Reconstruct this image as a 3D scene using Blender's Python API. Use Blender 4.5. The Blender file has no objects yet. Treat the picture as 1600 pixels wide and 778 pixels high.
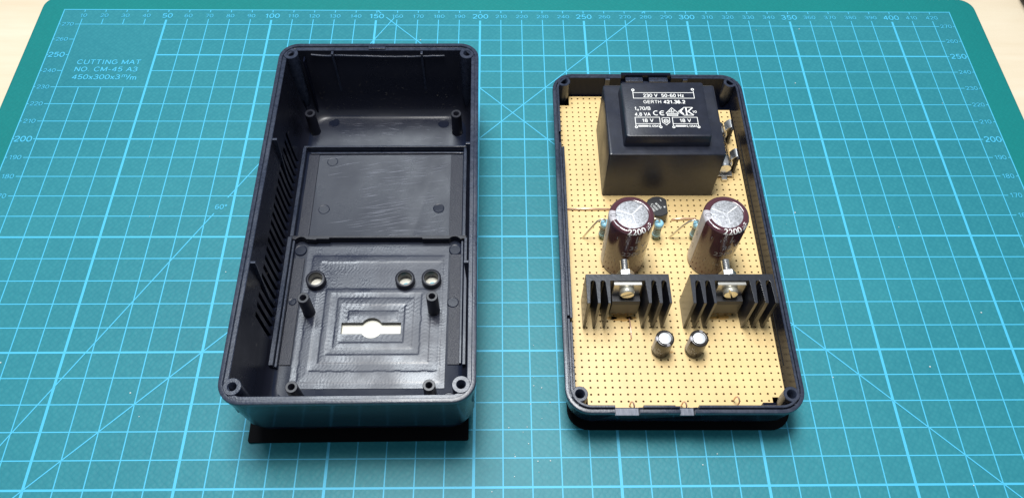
import bpy, bmesh, math, random
from mathutils import Vector, Matrix
random.seed(4)
R_ = math.radians
MM = 0.001
sc = bpy.context.scene
COL = sc.collection

# ---------------------------------------------------------------- camera
cam_d = bpy.data.cameras.new('camera')
cam = bpy.data.objects.new('camera', cam_d); COL.objects.link(cam)
RM = ((0.9998479, 0.0019003, -0.0173373), (-0.0107416, 0.8502448, -0.5262778), (0.0137408, 0.5263840, 0.8501359))
# camera looks along its -Z: columns of RM are its axes
CM = Matrix(((RM[0][0], RM[0][1], RM[0][2], 208.41*MM), (RM[1][0], RM[1][1], RM[1][2], -24.76*MM),
             (RM[2][0], RM[2][1], RM[2][2], 272.80*MM), (0, 0, 0, 1)))
cam.matrix_world = CM
cam_d.sensor_width = 36; cam_d.lens = 1260.94/1600*36
cam_d.clip_start = 0.01; cam_d.clip_end = 20
sc.camera = cam

# ---------------------------------------------------------------- world and lamps
w = bpy.data.worlds.new('World'); sc.world = w; w.use_nodes = True
bg = w.node_tree.nodes['Background']
bg.inputs['Color'].default_value = (0.80, 0.90, 1.0, 1); bg.inputs['Strength'].default_value = 0.27

def area(name, loc, target, sx, sy, power, col, spread=180):
    l = bpy.data.lights.new(name, 'AREA'); l.shape = 'RECTANGLE'; l.size = sx; l.size_y = sy
    l.energy = power; l.color = col; l.spread = R_(spread)
    o = bpy.data.objects.new(name, l); COL.objects.link(o); o.location = loc
    o.rotation_euler = (Vector(target)-Vector(loc)).to_track_quat('-Z', 'Y').to_euler()
    return o
area('desk_lamp', (0.20, 0.17, 0.62), (0.215, 0.15, 0), 0.17, 0.12, 3.4, (1.0, 0.985, 0.95))
area('ceiling_light', (0.02, 0.66, 1.50), (0.2, 0.15, 0), 0.56, 0.34, 12.5, (0.88, 0.95, 1.0))

sc.view_settings.view_transform = 'Standard'; sc.view_settings.look = 'None'
sc.view_settings.exposure = 0.0; sc.view_settings.gamma = 1.0
try: sc.view_settings.use_curve_mapping = False
except Exception: pass

# ---------------------------------------------------------------- materials
def mat(name, col, rough=0.5, metal=0.0, spec=0.5, ior=1.5, var=0.0, vscale=200, bump=0.0, bscale=800, bdist=0.0001,
        scratch=0.0, rvar=0.0, coat=0.0, streak=0.0, col2=None, stretch=(1, 1, 1), em=None):
    m = bpy.data.materials.new(name); m.use_nodes = True
    nt = m.node_tree; b = nt.nodes['Principled BSDF']; L = nt.links.new
    b.inputs['Base Color'].default_value = (*col, 1); b.inputs['Roughness'].default_value = rough
    b.inputs['Metallic'].default_value = metal; b.inputs['Specular IOR Level'].default_value = spec
    b.inputs['IOR'].default_value = ior; b.inputs['Coat Weight'].default_value = coat; b.inputs['Coat Roughness'].default_value = 0.12
    tc = nt.nodes.new('ShaderNodeTexCoord'); mp = nt.nodes.new('ShaderNodeMapping'); L(tc.outputs['Object'], mp.inputs['Vector'])
    mp.inputs['Scale'].default_value = stretch
    if var > 0 or col2:
        n = nt.nodes.new('ShaderNodeTexNoise'); n.inputs['Scale'].default_value = vscale; n.inputs['Detail'].default_value = 6
        n.inputs['Roughness'].default_value = 0.65
        L(mp.outputs[0], n.inputs['Vector'])
        r = nt.nodes.new('ShaderNodeValToRGB'); L(n.outputs['Fac'], r.inputs['Fac'])
        r.color_ramp.elements[0].position = 0.35; r.color_ramp.elements[1].position = 0.68
        c2 = col2 or tuple(min(1, c*(1+var)) for c in col)
        c1 = col if col2 else tuple(c*(1-var) for c in col)
        r.color_ramp.elements[0].color = (*c1, 1); r.color_ramp.elements[1].color = (*c2, 1)
        L(r.outputs['Color'], b.inputs['Base Color'])
    hs = []
    if bump > 0:
        n = nt.nodes.new('ShaderNodeTexNoise'); n.inputs['Scale'].default_value = bscale; n.inputs['Detail'].default_value = 4
        L(mp.outputs[0], n.inputs['Vector'])
        bp = nt.nodes.new('ShaderNodeBump'); bp.inputs['Strength'].default_value = bump; bp.inputs['Distance'].default_value = bdist
        L(n.outputs['Fac'], bp.inputs['Height']); L(bp.outputs['Normal'], b.inputs['Normal']); hs.append(bp)
    if scratch > 0:
        # long faint scratches: strongly stretched noise, thresholded
        mp2 = nt.nodes.new('ShaderNodeMapping'); L(tc.outputs['Object'], mp2.inputs['Vector'])
        mp2.inputs['Rotation'].default_value = (0, 0, R_(-14)); mp2.inputs['Scale'].default_value = (90, 1300, 300)
        n = nt.nodes.new('ShaderNodeTexNoise'); n.inputs['Scale'].default_value = 1; n.inputs['Detail'].default_value = 5; n.inputs['Distortion'].default_value = 1.6
        L(mp2.outputs[0], n.inputs['Vector'])
        big = nt.nodes.new('ShaderNodeTexNoise'); big.inputs['Scale'].default_value = 45; big.inputs['Detail'].default_value = 3
        L(tc.outputs['Object'], big.inputs['Vector'])
        mr = nt.nodes.new('ShaderNodeMapRange'); mr.inputs[1].default_value = 0.42; mr.inputs[2].default_value = 0.62
        L(big.outputs['Fac'], mr.inputs[0])
        mul = nt.nodes.new('ShaderNodeMath'); mul.operation = 'MULTIPLY'; th_ = nt.nodes.new('ShaderNodeMapRange'); th_.inputs[1].default_value = 0.57; th_.inputs[2].default_value = 0.68; L(n.outputs['Fac'], th_.inputs[0]); L(th_.outputs[0], mul.inputs[0]); L(mr.outputs[0], mul.inputs[1])
        bp = nt.nodes.new('ShaderNodeBump'); bp.inputs['Strength'].default_value = scratch; bp.inputs['Distance'].default_value = 0.00012
        L(mul.outputs[0], bp.inputs['Height'])
        if hs: L(hs[-1].outputs['Normal'], bp.inputs['Normal'])
        L(bp.outputs['Normal'], b.inputs['Normal']); hs.append(bp)
    if rvar > 0:
        n = nt.nodes.new('ShaderNodeTexNoise'); n.inputs['Scale'].default_value = 70; n.inputs['Detail'].default_value = 5
        L(tc.outputs['Object'], n.inputs['Vector'])
        mr = nt.nodes.new('ShaderNodeMapRange'); mr.inputs[1].default_value = 0.35; mr.inputs[2].default_value = 0.65
        mr.inputs[3].default_value = max(0.02, rough-rvar); mr.inputs[4].default_value = min(1, rough+rvar)
        L(n.outputs['Fac'], mr.inputs[0]); L(mr.outputs[0], b.inputs['Roughness'])
    if streak > 0:
        mp3 = nt.nodes.new('ShaderNodeMapping'); L(tc.outputs['Object'], mp3.inputs['Vector'])
        mp3.inputs['Rotation'].default_value = (0, 0, R_(-9)); mp3.inputs['Scale'].default_value = (45, 1100, 60)
        n = nt.nodes.new('ShaderNodeTexNoise'); n.inputs['Scale'].default_value = 1; n.inputs['Detail'].default_value = 7; n.inputs['Roughness'].default_value = 0.7
        L(mp3.outputs[0], n.inputs['Vector'])
        mr = nt.nodes.new('ShaderNodeMapRange'); mr.inputs[1].default_value = 0.30; mr.inputs[2].default_value = 0.70
        mr.inputs[3].default_value = rough-streak; mr.inputs[4].default_value = rough+streak
        L(n.outputs['Fac'], mr.inputs[0]); L(mr.outputs[0], b.inputs['Roughness'])
    if em: b.inputs['Emission Color'].default_value = (*em, 1); b.inputs['Emission Strength'].default_value = 1
    return m

BK = (0.0065, 0.0085, 0.019)
M = {}
M['shell'] = mat('shell_plastic', BK, 0.20, spec=0.20, ior=1.42, rvar=0.07, bump=0.12, bscale=2500, bdist=0.00005)
M['rim'] = mat('rim_plastic', (0.015, 0.021, 0.040), 0.31, rvar=0.1, bump=0.5, bscale=1500, bdist=0.00008, col2=(0.040, 0.050, 0.082), vscale=700)
M['inner'] = mat('inner_wall_plastic', (0.011, 0.0125, 0.022), 0.30, spec=0.55, rvar=0.08, bump=0.25, bscale=2200, bdist=0.00005)
M['floor'] = mat('floor_plastic', (0.009, 0.013, 0.029), 0.31, spec=0.30, ior=1.5, rvar=0.07, bump=0.25, bscale=1800, bdist=0.00006)
M['grain'] = mat('grained_plastic', (0.018, 0.021, 0.036), 0.45, bump=1.0, bscale=2600, bdist=0.00018)
M['milled'] = mat('milled_plastic', (0.015, 0.020, 0.042), 0.32, ior=1.6, rvar=0.10, bump=0.3, bscale=1800, bdist=0.00008, stretch=(1, 1.7, 1))
M['post'] = mat('post_plastic', (0.014, 0.015, 0.024), 0.38, bump=0.2)
M['hole'] = mat('hole_dark', (0.003, 0.003, 0.005), 0.8)
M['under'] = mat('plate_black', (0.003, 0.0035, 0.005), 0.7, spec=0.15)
M['cream'] = mat('cream_sheet', (0.86, 0.84, 0.74), 0.6)
M['teal_window'] = mat('teal_window', (0.10, 0.38, 0.45), 0.3)
M['print'] = mat('mat_print', (0.070, 0.51, 0.77), 0.55)
M['pcb'] = mat('pertinax_board', (0.83, 0.605, 0.28), 0.42, var=0.09, vscale=45, rvar=0.08, bump=0.1, bscale=900)
M['pcb_edge'] = mat('pertinax_edge', (0.40, 0.27, 0.11), 0.7)
M['pothole'] = mat('copper_underside', (0.26, 0.15, 0.06), 0.7)
M['tfm'] = mat('transformer_plastic', (0.015, 0.018, 0.032), 0.36, bump=0.35, bscale=1300, bdist=0.0001, rvar=0.08, var=0.2, vscale=300)
M['white_ink'] = mat('white_ink', (0.88, 0.88, 0.86), 0.5)
M['grey_ink'] = mat('grey_ink', (0.42, 0.40, 0.42), 0.45)
M['sleeve'] = mat('purple_sleeve', (0.082, 0.027, 0.038), 0.14, coat=0.6)
M['sleeve_black'] = mat('black_sleeve', (0.022, 0.018, 0.017), 0.25, coat=0.1)
M['stripe'] = mat('white_stripe', (0.50, 0.48, 0.51), 0.3)
M['alu'] = mat('cap_aluminium', (0.42, 0.43, 0.46), 0.5, metal=0.4, var=0.45, vscale=1600, bump=0.7, bscale=2200, bdist=0.0001)
M['alu_bright'] = mat('cap_aluminium_bright', (0.88, 0.90, 0.93), 0.4, metal=0.4, bump=0.3, bscale=1500)
M['score'] = mat('score_line', (0.88, 0.88, 0.9), 0.35, metal=0.4)
M['anod'] = mat('black_anodised', (0.014, 0.016, 0.025), 0.30, metal=0.0, spec=0.8, bump=0.4, bscale=900, bdist=0.00008, stretch=(1, 1, 0.15), var=0.3, vscale=500)
M['steel'] = mat('zinc_steel', (0.80, 0.80, 0.80), 0.32, metal=1.0, var=0.15, vscale=900, bump=0.2)
M['steel_face'] = mat('steel_face', (0.80, 0.77, 0.66), 0.34, metal=0.8)
M['tab'] = mat('tinned_tab', (0.62, 0.60, 0.56), 0.33, metal=0.85, bump=0.2)
M['epoxy'] = mat('epoxy_black', (0.028, 0.028, 0.032), 0.38, bump=0.3, bscale=2000, bdist=0.00004)
M['tinned'] = mat('tinned_wire', (0.82, 0.78, 0.66), 0.3, metal=0.8)
M['copper'] = mat('copper_wire', (0.86, 0.58, 0.46), 0.3, metal=0.6)
M['resistor'] = mat('resistor_blue', (0.34, 0.68, 0.85), 0.32, coat=0.3)
M['band_black'] = mat('band_black', (0.02, 0.025, 0.04), 0.3)
M['band_brown'] = mat('band_brown', (0.16, 0.06, 0.025), 0.3)
M['flux'] = mat('flux_residue', (0.72, 0.42, 0.13), 0.3, coat=0.5)
g = bpy.data.materials.new('fuse_glass'); g.use_nodes = True
gb = g.node_tree.nodes['Principled BSDF']; gb.inputs['Transmission Weight'].default_value = 1; gb.inputs['Roughness'].default_value = 0.02
gb.inputs['IOR'].default_value = 1.45; M['glass'] = g

# cutting mat: green margin, bluer printed field, faint woven dot relief
m = bpy.data.materials.new('mat_vinyl'); m.use_nodes = True; nt = m.node_tree; L = nt.links.new; b = nt.nodes['Principled BSDF']
tc = nt.nodes.new('ShaderNodeTexCoord'); n = nt.nodes.new('ShaderNodeTexNoise'); n.inputs['Scale'].default_value = 900; n.inputs['Detail'].default_value = 5
L(tc.outputs['Object'], n.inputs['Vector'])
v = nt.nodes.new('ShaderNodeTexVoronoi'); v.inputs['Scale'].default_value = 620; v.inputs['Randomness'].default_value = 0.45
mp = nt.nodes.new('ShaderNodeMapping'); mp.inputs['Rotation'].default_value = (0, 0, R_(38)); L(tc.outputs['Object'], mp.inputs[0]); L(mp.outputs[0], v.inputs['Vector'])
inv = nt.nodes.new('ShaderNodeMath'); inv.operation = 'SUBTRACT'; inv.inputs[0].default_value = 1; L(v.outputs['Distance'], inv.inputs[1])
add = nt.nodes.new('ShaderNodeMath'); add.operation = 'MULTIPLY_ADD'; L(n.outputs['Fac'], add.inputs[0]); add.inputs[1].default_value = 0.6; L(inv.outputs[0], add.inputs[2])
bp = nt.nodes.new('ShaderNodeBump'); bp.inputs['Strength'].default_value = 0.55; bp.inputs['Distance'].default_value = 0.00012
L(add.outputs[0], bp.inputs['Height']); L(bp.outputs['Normal'], b.inputs['Normal'])
big = nt.nodes.new('ShaderNodeTexNoise'); big.inputs['Scale'].default_value = 12; big.inputs['Detail'].default_value = 5; L(tc.outputs['Object'], big.inputs['Vector'])
def field_material(m, c1, c2):
    nt = m.node_tree
    r = nt.nodes.new('ShaderNodeValToRGB'); r.color_ramp.elements[0].position = 0.3; r.color_ramp.elements[1].position = 0.75
    r.color_ramp.elements[0].color = (*c1, 1); r.color_ramp.elements[1].color = (*c2, 1)
    mx = nt.nodes.new('ShaderNodeMath'); mx.operation = 'MULTIPLY_ADD'; mx.inputs[1].default_value = 0.35; mx.inputs[2].default_value = 0.12
    nn = [x for x in nt.nodes if x.type == 'TEX_NOISE' and abs(x.inputs['Scale'].default_value-12) < 1][0]
    vv = [x for x in nt.nodes if x.type == 'MATH' and x.operation == 'SUBTRACT'][0]
    nt.links.new(vv.outputs[0], mx.inputs[0])
    a2 = nt.nodes.new('ShaderNodeMath'); a2.operation = 'MULTIPLY_ADD'; a2.inputs[1].default_value = 0.5
    nt.links.new(nn.outputs['Fac'], a2.inputs[0]); nt.links.new(mx.outputs[0], a2.inputs[2])
    nt.links.new(a2.outputs[0], r.inputs['Fac'])
    nt.links.new(r.outputs['Color'], nt.nodes['Principled BSDF'].inputs['Base Color'])
b.inputs['Roughness'].default_value = 0.5; b.inputs['Specular IOR Level'].default_value = 0.36
M['mat_field'] = m; M['mat_margin'] = m.copy(); M['mat_margin'].name = 'mat_vinyl_margin'
field_material(M['mat_field'], (0.012, 0.190, 0.246), (0.032, 0.265, 0.315))
field_material(M['mat_margin'], (0.002, 0.190, 0.190), (0.003, 0.230, 0.225))
M['desk'] = mat('pale_wood', (0.80, 0.66, 0.47), 0.5, col2=(0.88, 0.76, 0.58), vscale=6, stretch=(1.2, 9, 1), bump=0.1, bscale=40)
M['dark_tool'] = mat('dark_rubber', (0.03, 0.028, 0.032), 0.45, bump=0.4, bscale=500)

# ---------------------------------------------------------------- mesh helpers (all coordinates in millimetres)
ORG = {}
def org_of(p):
    while p is not None:
        if p.name in ORG: return ORG[p.name]
        p = p.parent
    return (0, 0, 0)
class MB:
    def __init__(s): s.v = []; s.f = []; s.mi = []
    def add(s, vs, fs, k=0):
        o = len(s.v); s.v += [tuple(p) for p in vs]
        for f in fs: s.f.append(tuple(o+i for i in f)); s.mi.append(k)
        return s
    def box(s, x0, x1, y0, y1, z0, z1, k=0):
        vs = [(x0, y0, z0), (x1, y0, z0), (x1, y1, z0), (x0, y1, z0), (x0, y0, z1), (x1, y0, z1), (x1, y1, z1), (x0, y1, z1)]
        return s.add(vs, [(3, 2, 1, 0), (4, 5, 6, 7), (0, 1, 5, 4), (1, 2, 6, 5), (2, 3, 7, 6), (3, 0, 4, 7)], k)
    def loops(s, ls, cap0=True, cap1=True, k=0, close=False):
        n = len(ls[0]); vs = [p for l in ls for p in l]; fs = []
        m_ = len(ls)
        for a in range(m_ if close else m_-1):
            b_ = (a+1) % m_
            for i in range(n):
                j = (i+1) % n; fs.append((a*n+i, a*n+j, b_*n+j, b_*n+i))
        if not close:
            if cap0: fs.append(tuple(reversed(range(n))))
            if cap1: fs.append(tuple((m_-1)*n+i for i in range(n)))
        return s.add(vs, fs, k)
    def lathe(s, prof, c=(0, 0, 0), n=40, axis='z', k=0, cap0=True, cap1=True, close=False):
        ls = []
        for r, h in prof:
            l = []
            for i in range(n):
                a = 2*math.pi*i/n; x, y = r*math.cos(a), r*math.sin(a)
                if axis == 'z': p = (c[0]+x, c[1]+y, c[2]+h)
                elif axis == 'y': p = (c[0]+x, c[1]+h, c[2]-y)
                else: p = (c[0]+h, c[1]+x, c[2]+y)
                l.append(p)
            ls.append(l)
        return s.loops(ls, cap0, cap1, k, close)
    def tubewall(s, x, y, z0, z1, ro, ri, n=28, k=0, ch=0.15, tp=False):
        # hollow post with a chamfered mouth, blind bottom
        return s.lathe([((ro*0.55 if tp else ro+0.25), z0-0.3), ((ro*0.6 if tp else ro), z0+0.4), ((ro*0.95 if tp else ro), z0+(7 if tp else 0.8)), (ro-0.1, z1-ch), (ro-0.1-ch, z1), (ri+0.25, z1), (ri, z1-0.3), (ri*0.95, z0+0.5)], (x, y, 0), n, 'z', k, True, True)
    def prism(s, pts, z0, z1, k=0):
        return s.loops([[(x, y, z0) for x, y in pts], [(x, y, z1) for x, y in pts]], True, True, k)
    def tube(s, path, r, n=10, k=0):
        P = [Vector(p) for p in path]; ls = []; ref = None
        for i, p in enumerate(P):
            t = (P[min(i+1, len(P)-1)]-P[max(i-1, 0)]).normalized()
            if ref is None:
                ref = Vector((0, 0, 1)) if abs(t.z) < 0.9 else Vector((1, 0, 0))
            u = (ref - t*ref.dot(t)).normalized(); ref = u; w_ = t.cross(u)
            ls.append([tuple(p+u*(r*math.cos(2*math.pi*j/n))+w_*(r*math.sin(2*math.pi*j/n))) for j in range(n)])
        return s.loops(ls, True, True, k)
    def build(s, name, mats, parent=None, org=None, smooth=None, bevel=None, recalc=True):
        org = org if org is not None else org_of(parent)
        ox, oy, oz = org
        me = bpy.data.meshes.new(name)
        me.from_pydata([((x-ox)*MM, (y-oy)*MM, (z-oz)*MM) for x, y, z in s.v], [], s.f)
        if not isinstance(mats, (list, tuple)): mats = [mats]
        for mm in mats: me.materials.append(M[mm] if isinstance(mm, str) else mm)
        me.polygons.foreach_set('material_index', s.mi)
        if recalc:
            bmm = bmesh.new(); bmm.from_mesh(me); bmesh.ops.recalc_face_normals(bmm, faces=bmm.faces); bmm.to_mesh(me); bmm.free()
        o = bpy.data.objects.new(name, me); COL.objects.link(o)
        if parent:
            o.parent = parent
        else:
            o.location = (ox*MM, oy*MM, oz*MM)
        if smooth is not None: shade(o, smooth)
        if bevel:
            bv = o.modifiers.new('bevel', 'BEVEL'); bv.width = bevel*MM; bv.segments = 2; bv.limit_method = 'ANGLE'; bv.angle_limit = R_(35)
            bv.harden_normals = False
        return o
def shade(o, ang=35):
    me = o.data
    me.polygons.foreach_set('use_smooth', [True]*len(me.polygons))
    bmm = bmesh.new(); bmm.from_mesh(me)
    for e in bmm.edges:
        e.smooth = not (len(e.link_faces) != 2 or e.calc_face_angle(0) > R_(ang))
    bmm.to_mesh(me); bmm.free()
def thing(name, label, cat, org, rz=0):
    o = bpy.data.objects.new(name, None); COL.objects.link(o); o.empty_display_size = 0.01
    o.location = [c*MM for c in org]; o.rotation_euler = (0, 0, rz)
    o['label'] = label; o['category'] = cat; ORG[o.name] = org
    return o
def rrect(x0, x1, y0, y1, r, z, n=8):
    out = []
    r = max(r, 0.05)
    for cx, cy, a0 in ((x1-r, y1-r, 0), (x0+r, y1-r, 90), (x0+r, y0+r, 180), (x1-r, y0+r, 270)):
        for i in range(n+1):
            a = R_(a0+90*i/n); out.append((cx+r*math.cos(a), cy+r*math.sin(a), z))
    return out
# text outlines as flat faces
_tc = {}
def glyphs(t, bold=0.0):
    key = (t, bold)
    if key not in _tc:
        cu = bpy.data.curves.new('t', 'FONT'); cu.body = t; cu.size = 1; cu.offset = bold; cu.resolution_u = 4
        ob = bpy.data.objects.new('t', cu); COL.objects.link(ob)
        dg = bpy.context.evaluated_depsgraph_get(); me = bpy.data.meshes.new_from_object(ob.evaluated_get(dg))
        vs = [(v.co.x, v.co.y) for v in me.vertices]; fs = [tuple(p.vertices) for p in me.polygons]
        bpy.data.objects.remove(ob); bpy.data.curves.remove(cu); bpy.data.meshes.remove(me)
        _tc[key] = (vs, fs)
    return _tc[key]
CAPH = 0.729
_v = glyphs('H')[0]; CAPH = max(p[1] for p in _v)-min(p[1] for p in _v)
def _arc(cx, cy, rx, ry, a0, a1, n=12): return [(cx+rx*math.cos(R_(a0+(a1-a0)*i/n)), cy+ry*math.sin(R_(a0+(a1-a0)*i/n))) for i in range(n+1)]
_six = [_arc(.31, .31, .25, .27, 0, 360, 18), _arc(.34, .50, .28, .45, 185, 55, 8)]
G = {'0': (.62, [_arc(.31, .5, .26, .46, 0, 360, 20)]), '1': (.5, [[(.10, .76), (.22, .80), (.34, .96), (.34, 0)]]),
 '2': (.62, [_arc(.3, .69, .25, .27, 170, -30, 9)+[(.06, .05), (.58, .05)]]), '3': (.62, [_arc(.28, .735, .22, .225, 165, -80, 10), _arc(.29, .27, .26, .245, 82, -165, 12), [(.2, .51), (.36, .51)]]),
 '4': (.64, [[(.46, 0), (.46, .95), (.04, .27), (.62, .27)]]), '5': (.62, [[(.53, .94), (.15, .94), (.09, .48)]+_arc(.3, .32, .26, .28, 135, -150, 10)]),
 '6': (.62, _six), '9': (.62, [[(.62-a, 1-b_) for a, b_ in q] for q in _six]), '7': (.6, [[(.04, .94), (.56, .94), (.24, 0)]]),
 '8': (.62, [_arc(.3, .735, .21, .215, 0, 360, 16), _arc(.3, .265, .25, .245, 0, 360, 16)]),
 'A': (.74, [[(.03, 0), (.37, .97), (.71, 0)], [(.15, .33), (.59, .33)]]), 'B': (.68, [[(.09, 0), (.09, .95), (.38, .95)]+_arc(.38, .735, .2, .215, 90, -90, 6)+[(.1, .52)], _arc(.38, .27, .24, .235, 80, -90, 7)+[(.09, .035)]]),
 'C': (.76, [_arc(.4, .5, .34, .46, 42, 318, 16)]), 'E': (.64, [[(.6, .95), (.09, .95), (.09, .05), (.61, .05)], [(.1, .51), (.56, .51)]]),
 'G': (.8, [_arc(.4, .5, .34, .46, 42, 352, 18)+[(.74, .47), (.44, .47)]]), 'H': (.74, [[(.09, 0), (.09, 1)], [(.65, 0), (.65, 1)], [(.1, .52), (.64, .52)]]),
 'I': (.3, [[(.15, 0), (.15, 1)]]), 'K': (.7, [[(.09, 0), (.09, 1)], [(.64, 1), (.1, .38)], [(.28, .58), (.68, 0)]]), 'M': (.86, [[(.08, 0), (.08, .98), (.43, .1), (.78, .98), (.78, 0)]]), 'N': (.74, [[(.09, 0), (.09, .97), (.65, .03), (.65, 1)]]),
 'O': (.8, [_arc(.4, .5, .34, .46, 0, 360, 22)]), 'R': (.74, [[(.09, 0), (.09, .95), (.4, .95)]+_arc(.4, .72, .22, .23, 90, -90, 7)+[(.1, .49)], [(.42, .48), (.66, 0)]]),
 'T': (.66, [[(.02, .95), (.64, .95)], [(.33, .9), (.33, 0)]]), 'U': (.74, [[(.09, 1), (.09, .33)]+_arc(.37, .33, .28, .29, 180, 360, 10)+[(.65, 1)]]), 'V': (.7, [[(.03, 1), (.35, .03), (.67, 1)]]),
 'W': (.96, [[(.03, 1), (.26, .03), (.48, .95), (.7, .03), (.93, 1)]]), 'z': (.52, [[(.05, .66), (.46, .66), (.05, .05), (.49, .05)]]), 'x': (.54, [[(.04, .7), (.5, 0)], [(.5, .7), (.04, 0)]]),
 't': (.34, [[(.17, .92), (.17, .1), (.3, .04)], [(.02, .66), (.32, .66)]]), 'a': (.54, [_arc(.26, .28, .19, .24, 0, 360, 14), [(.47, .62), (.47, 0)]]),
 'm': (.84, [[(.08, 0), (.08, .68)], [(.08, .45)]+_arc(.25, .45, .17, .2, 150, 0, 6)+[(.42, 0)], [(.42, .45)]+_arc(.59, .45, .17, .2, 150, 0, 6)+[(.76, 0)]]),
 '-': (.42, [[(.06, .37), (.36, .37)]]), '.': (.28, [[(.14, 0), (.14, .13)]]), ',': (.28, [[(.14, .12), (.14, 0), (.09, -.16)]]), '/': (.34, [[(0, -.05), (.32, 1.03)]]), ' ': (.3, []),
 '\u00b0': (.4, [_arc(.2, .8, .13, .15, 0, 360, 12)]), '+': (.62, [[(.31, .1), (.31, .7)], [(.03, .4), (.59, .4)]]), '~': (.62, [[(.03, .35), (.14, .5), (.28, .45), (.36, .35), (.48, .3), (.59, .45)]])}
def ribbon(mb, pts, wd, z, k=0):
    P = [Vector(p) for p in pts]; n = len(P)
    for i in range(1, n-1):
        if (P[i]-P[i-1]).length > 1e-6 and (P[i+1]-P[i]).length > 1e-6 and (P[i]-P[i-1]).normalized().dot((P[i+1]-P[i]).normalized()) < -0.1:
            ribbon(mb, pts[:i+1], wd, z, k); ribbon(mb, pts[i:], wd, z+0.002, k); return
    cl = (P[0]-P[-1]).length < 1e-6
    if cl: P = P[:-1]; n -= 1
    vs = []
    for i in range(n):
        a = P[(i-1) % n] if (cl or i > 0) else None; c = P[(i+1) % n] if (cl or i < n-1) else None
        d1 = (P[i]-a).normalized() if a is not None else None; d2 = (c-P[i]).normalized() if c is not None else None
        if d1 is None: d1 = d2
        if d2 is None: d2 = d1
        t = (d1+d2); t = t.normalized() if t.length > 1e-4 else d1
        nn = Vector((-t.y, t.x)); m_ = wd/2/max(0.45, nn.dot(Vector((-d1.y, d1.x))))
        vs += [(*(P[i]-nn*m_), z), (*(P[i]+nn*m_), z)]
    mb.add(vs, [(2*i, 2*((i+1) % n), 2*((i+1) % n)+1, 2*i+1) for i in range(n if cl else n-1)], k)
def text(mb, t, x, y, z, h, width=None, align='C', bold=0.0, fn=None, k=0, rot=0, stretch=None):
    if fn is None:
        SP = 0.10; adv = []; u = 0
        for ch in t: adv.append(u); u += G[ch][0]+SP
        W0 = u-SP; sx = width/W0 if width else h*(stretch or 1)*1.05
        W = W0*sx; ax = {'C': -W/2, 'L': 0, 'R': -W}[align]; c, sn = math.cos(R_(rot)), math.sin(R_(rot))
        wd = h*(0.125+bold*2.6)
        for q, ch in enumerate(t):
            for si, st in enumerate(G[ch][1]):
                pp = []
                for gx, gy in st:
                    a_ = ax+(adv[q]+gx)*sx; b__ = (gy-0.5)*h*0.94
                    pp.append((x+a_*c-b__*sn, y+a_*sn+b__*c))
                ribbon(mb, pp, wd, z+0.006*si+0.003*(q % 2), k)
        return
    """h = capital height in mm, (x,y) = anchor at mid-height."""
    vs, fs = glyphs(t, bold)
    x0 = min(p[0] for p in vs); x1 = max(p[0] for p in vs); s = h/CAPH
    sx = width/(x1-x0) if width else s*(stretch or 1)
    W = (x1-x0)*sx; ax = {'C': -W/2, 'L': 0, 'R': -W}[align]
    out = []; c, sn = math.cos(R_(rot)), math.sin(R_(rot))
    for px, py in vs:
        u = ax+(px-x0)*sx; v_ = (py-CAPH/2)*s
        u, v_ = u*c-v_*sn, u*sn+v_*c
        out.append(fn(x+u, y+v_) if fn else (x+u, y+v_, z))
    mb.add(out, fs, k)
def strip(mb, pts, wd, z, fn=None, k=0, closed=False):
    n = len(pts)
    for i in range(n if closed else n-1):
        a = Vector(pts[i]); b_ = Vector(pts[(i+1) % n]); d = (b_-a); L_ = d.length
        if L_ == 0: continue
        d /= L_; nn = Vector((-d.y, d.x))*wd/2; zz = z + (i % 2)*0.012
        q = [a-nn-d*wd/2, b_-nn+d*wd/2, b_+nn+d*wd/2, a+nn-d*wd/2]
        mb.add([fn(p.x, p.y) if fn else (p.x, p.y, zz) for p in q], [(0, 1, 2, 3)], k)
def ring2d(mb, x, y, z, ro, ri, n=20, k=0, sy=1.0, fn=None, a0=0, a1=360):
    vs = []; full = abs(a1-a0) >= 360; m_ = n if full else n+1
    for i in range(m_):
        a = R_(a0+(a1-a0)*i/n)
        for r in (ro, ri):
            p = (x+r*math.cos(a), y+r*math.sin(a)*sy); vs.append(fn(*p) if fn else (*p, z))
    fs = [(2*i, 2*((i+1) % m_), 2*((i+1) % m_)+1, 2*i+1) for i in range(n if full else n)]
    mb.add(vs, fs, k)
def cut(o, cutters):
    """subtract the closed mesh 'cutters' (MB in the same coordinates) and apply."""
    org = org_of(o)
    c = cutters.build('cutter', 'hole', None, org=org)
    c.location = (0, 0, 0)
    par = o.parent; o.parent = None; loc = o.location.copy(); o.location = (0, 0, 0)
    md = o.modifiers.new('b', 'BOOLEAN'); md.operation = 'DIFFERENCE'; md.solver = 'EXACT'; md.object = c
    try: md.use_self = True
    except Exception: pass
    bpy.context.view_layer.update()
    dg = bpy.context.evaluated_depsgraph_get(); me = bpy.data.meshes.new_from_object(o.evaluated_get(dg))
    o.modifiers.remove(md); old = o.data; o.data = me; me.name = old.name
    bpy.data.objects.remove(c); o.parent = par; o.location = loc

# ================================================================= desk and cutting mat
desk = MB().box(-900, 1300, -500, 1300, -22, -3).build('desk_top', 'desk', None, org=(200, 200, -3)); desk['kind'] = 'structure'

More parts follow.
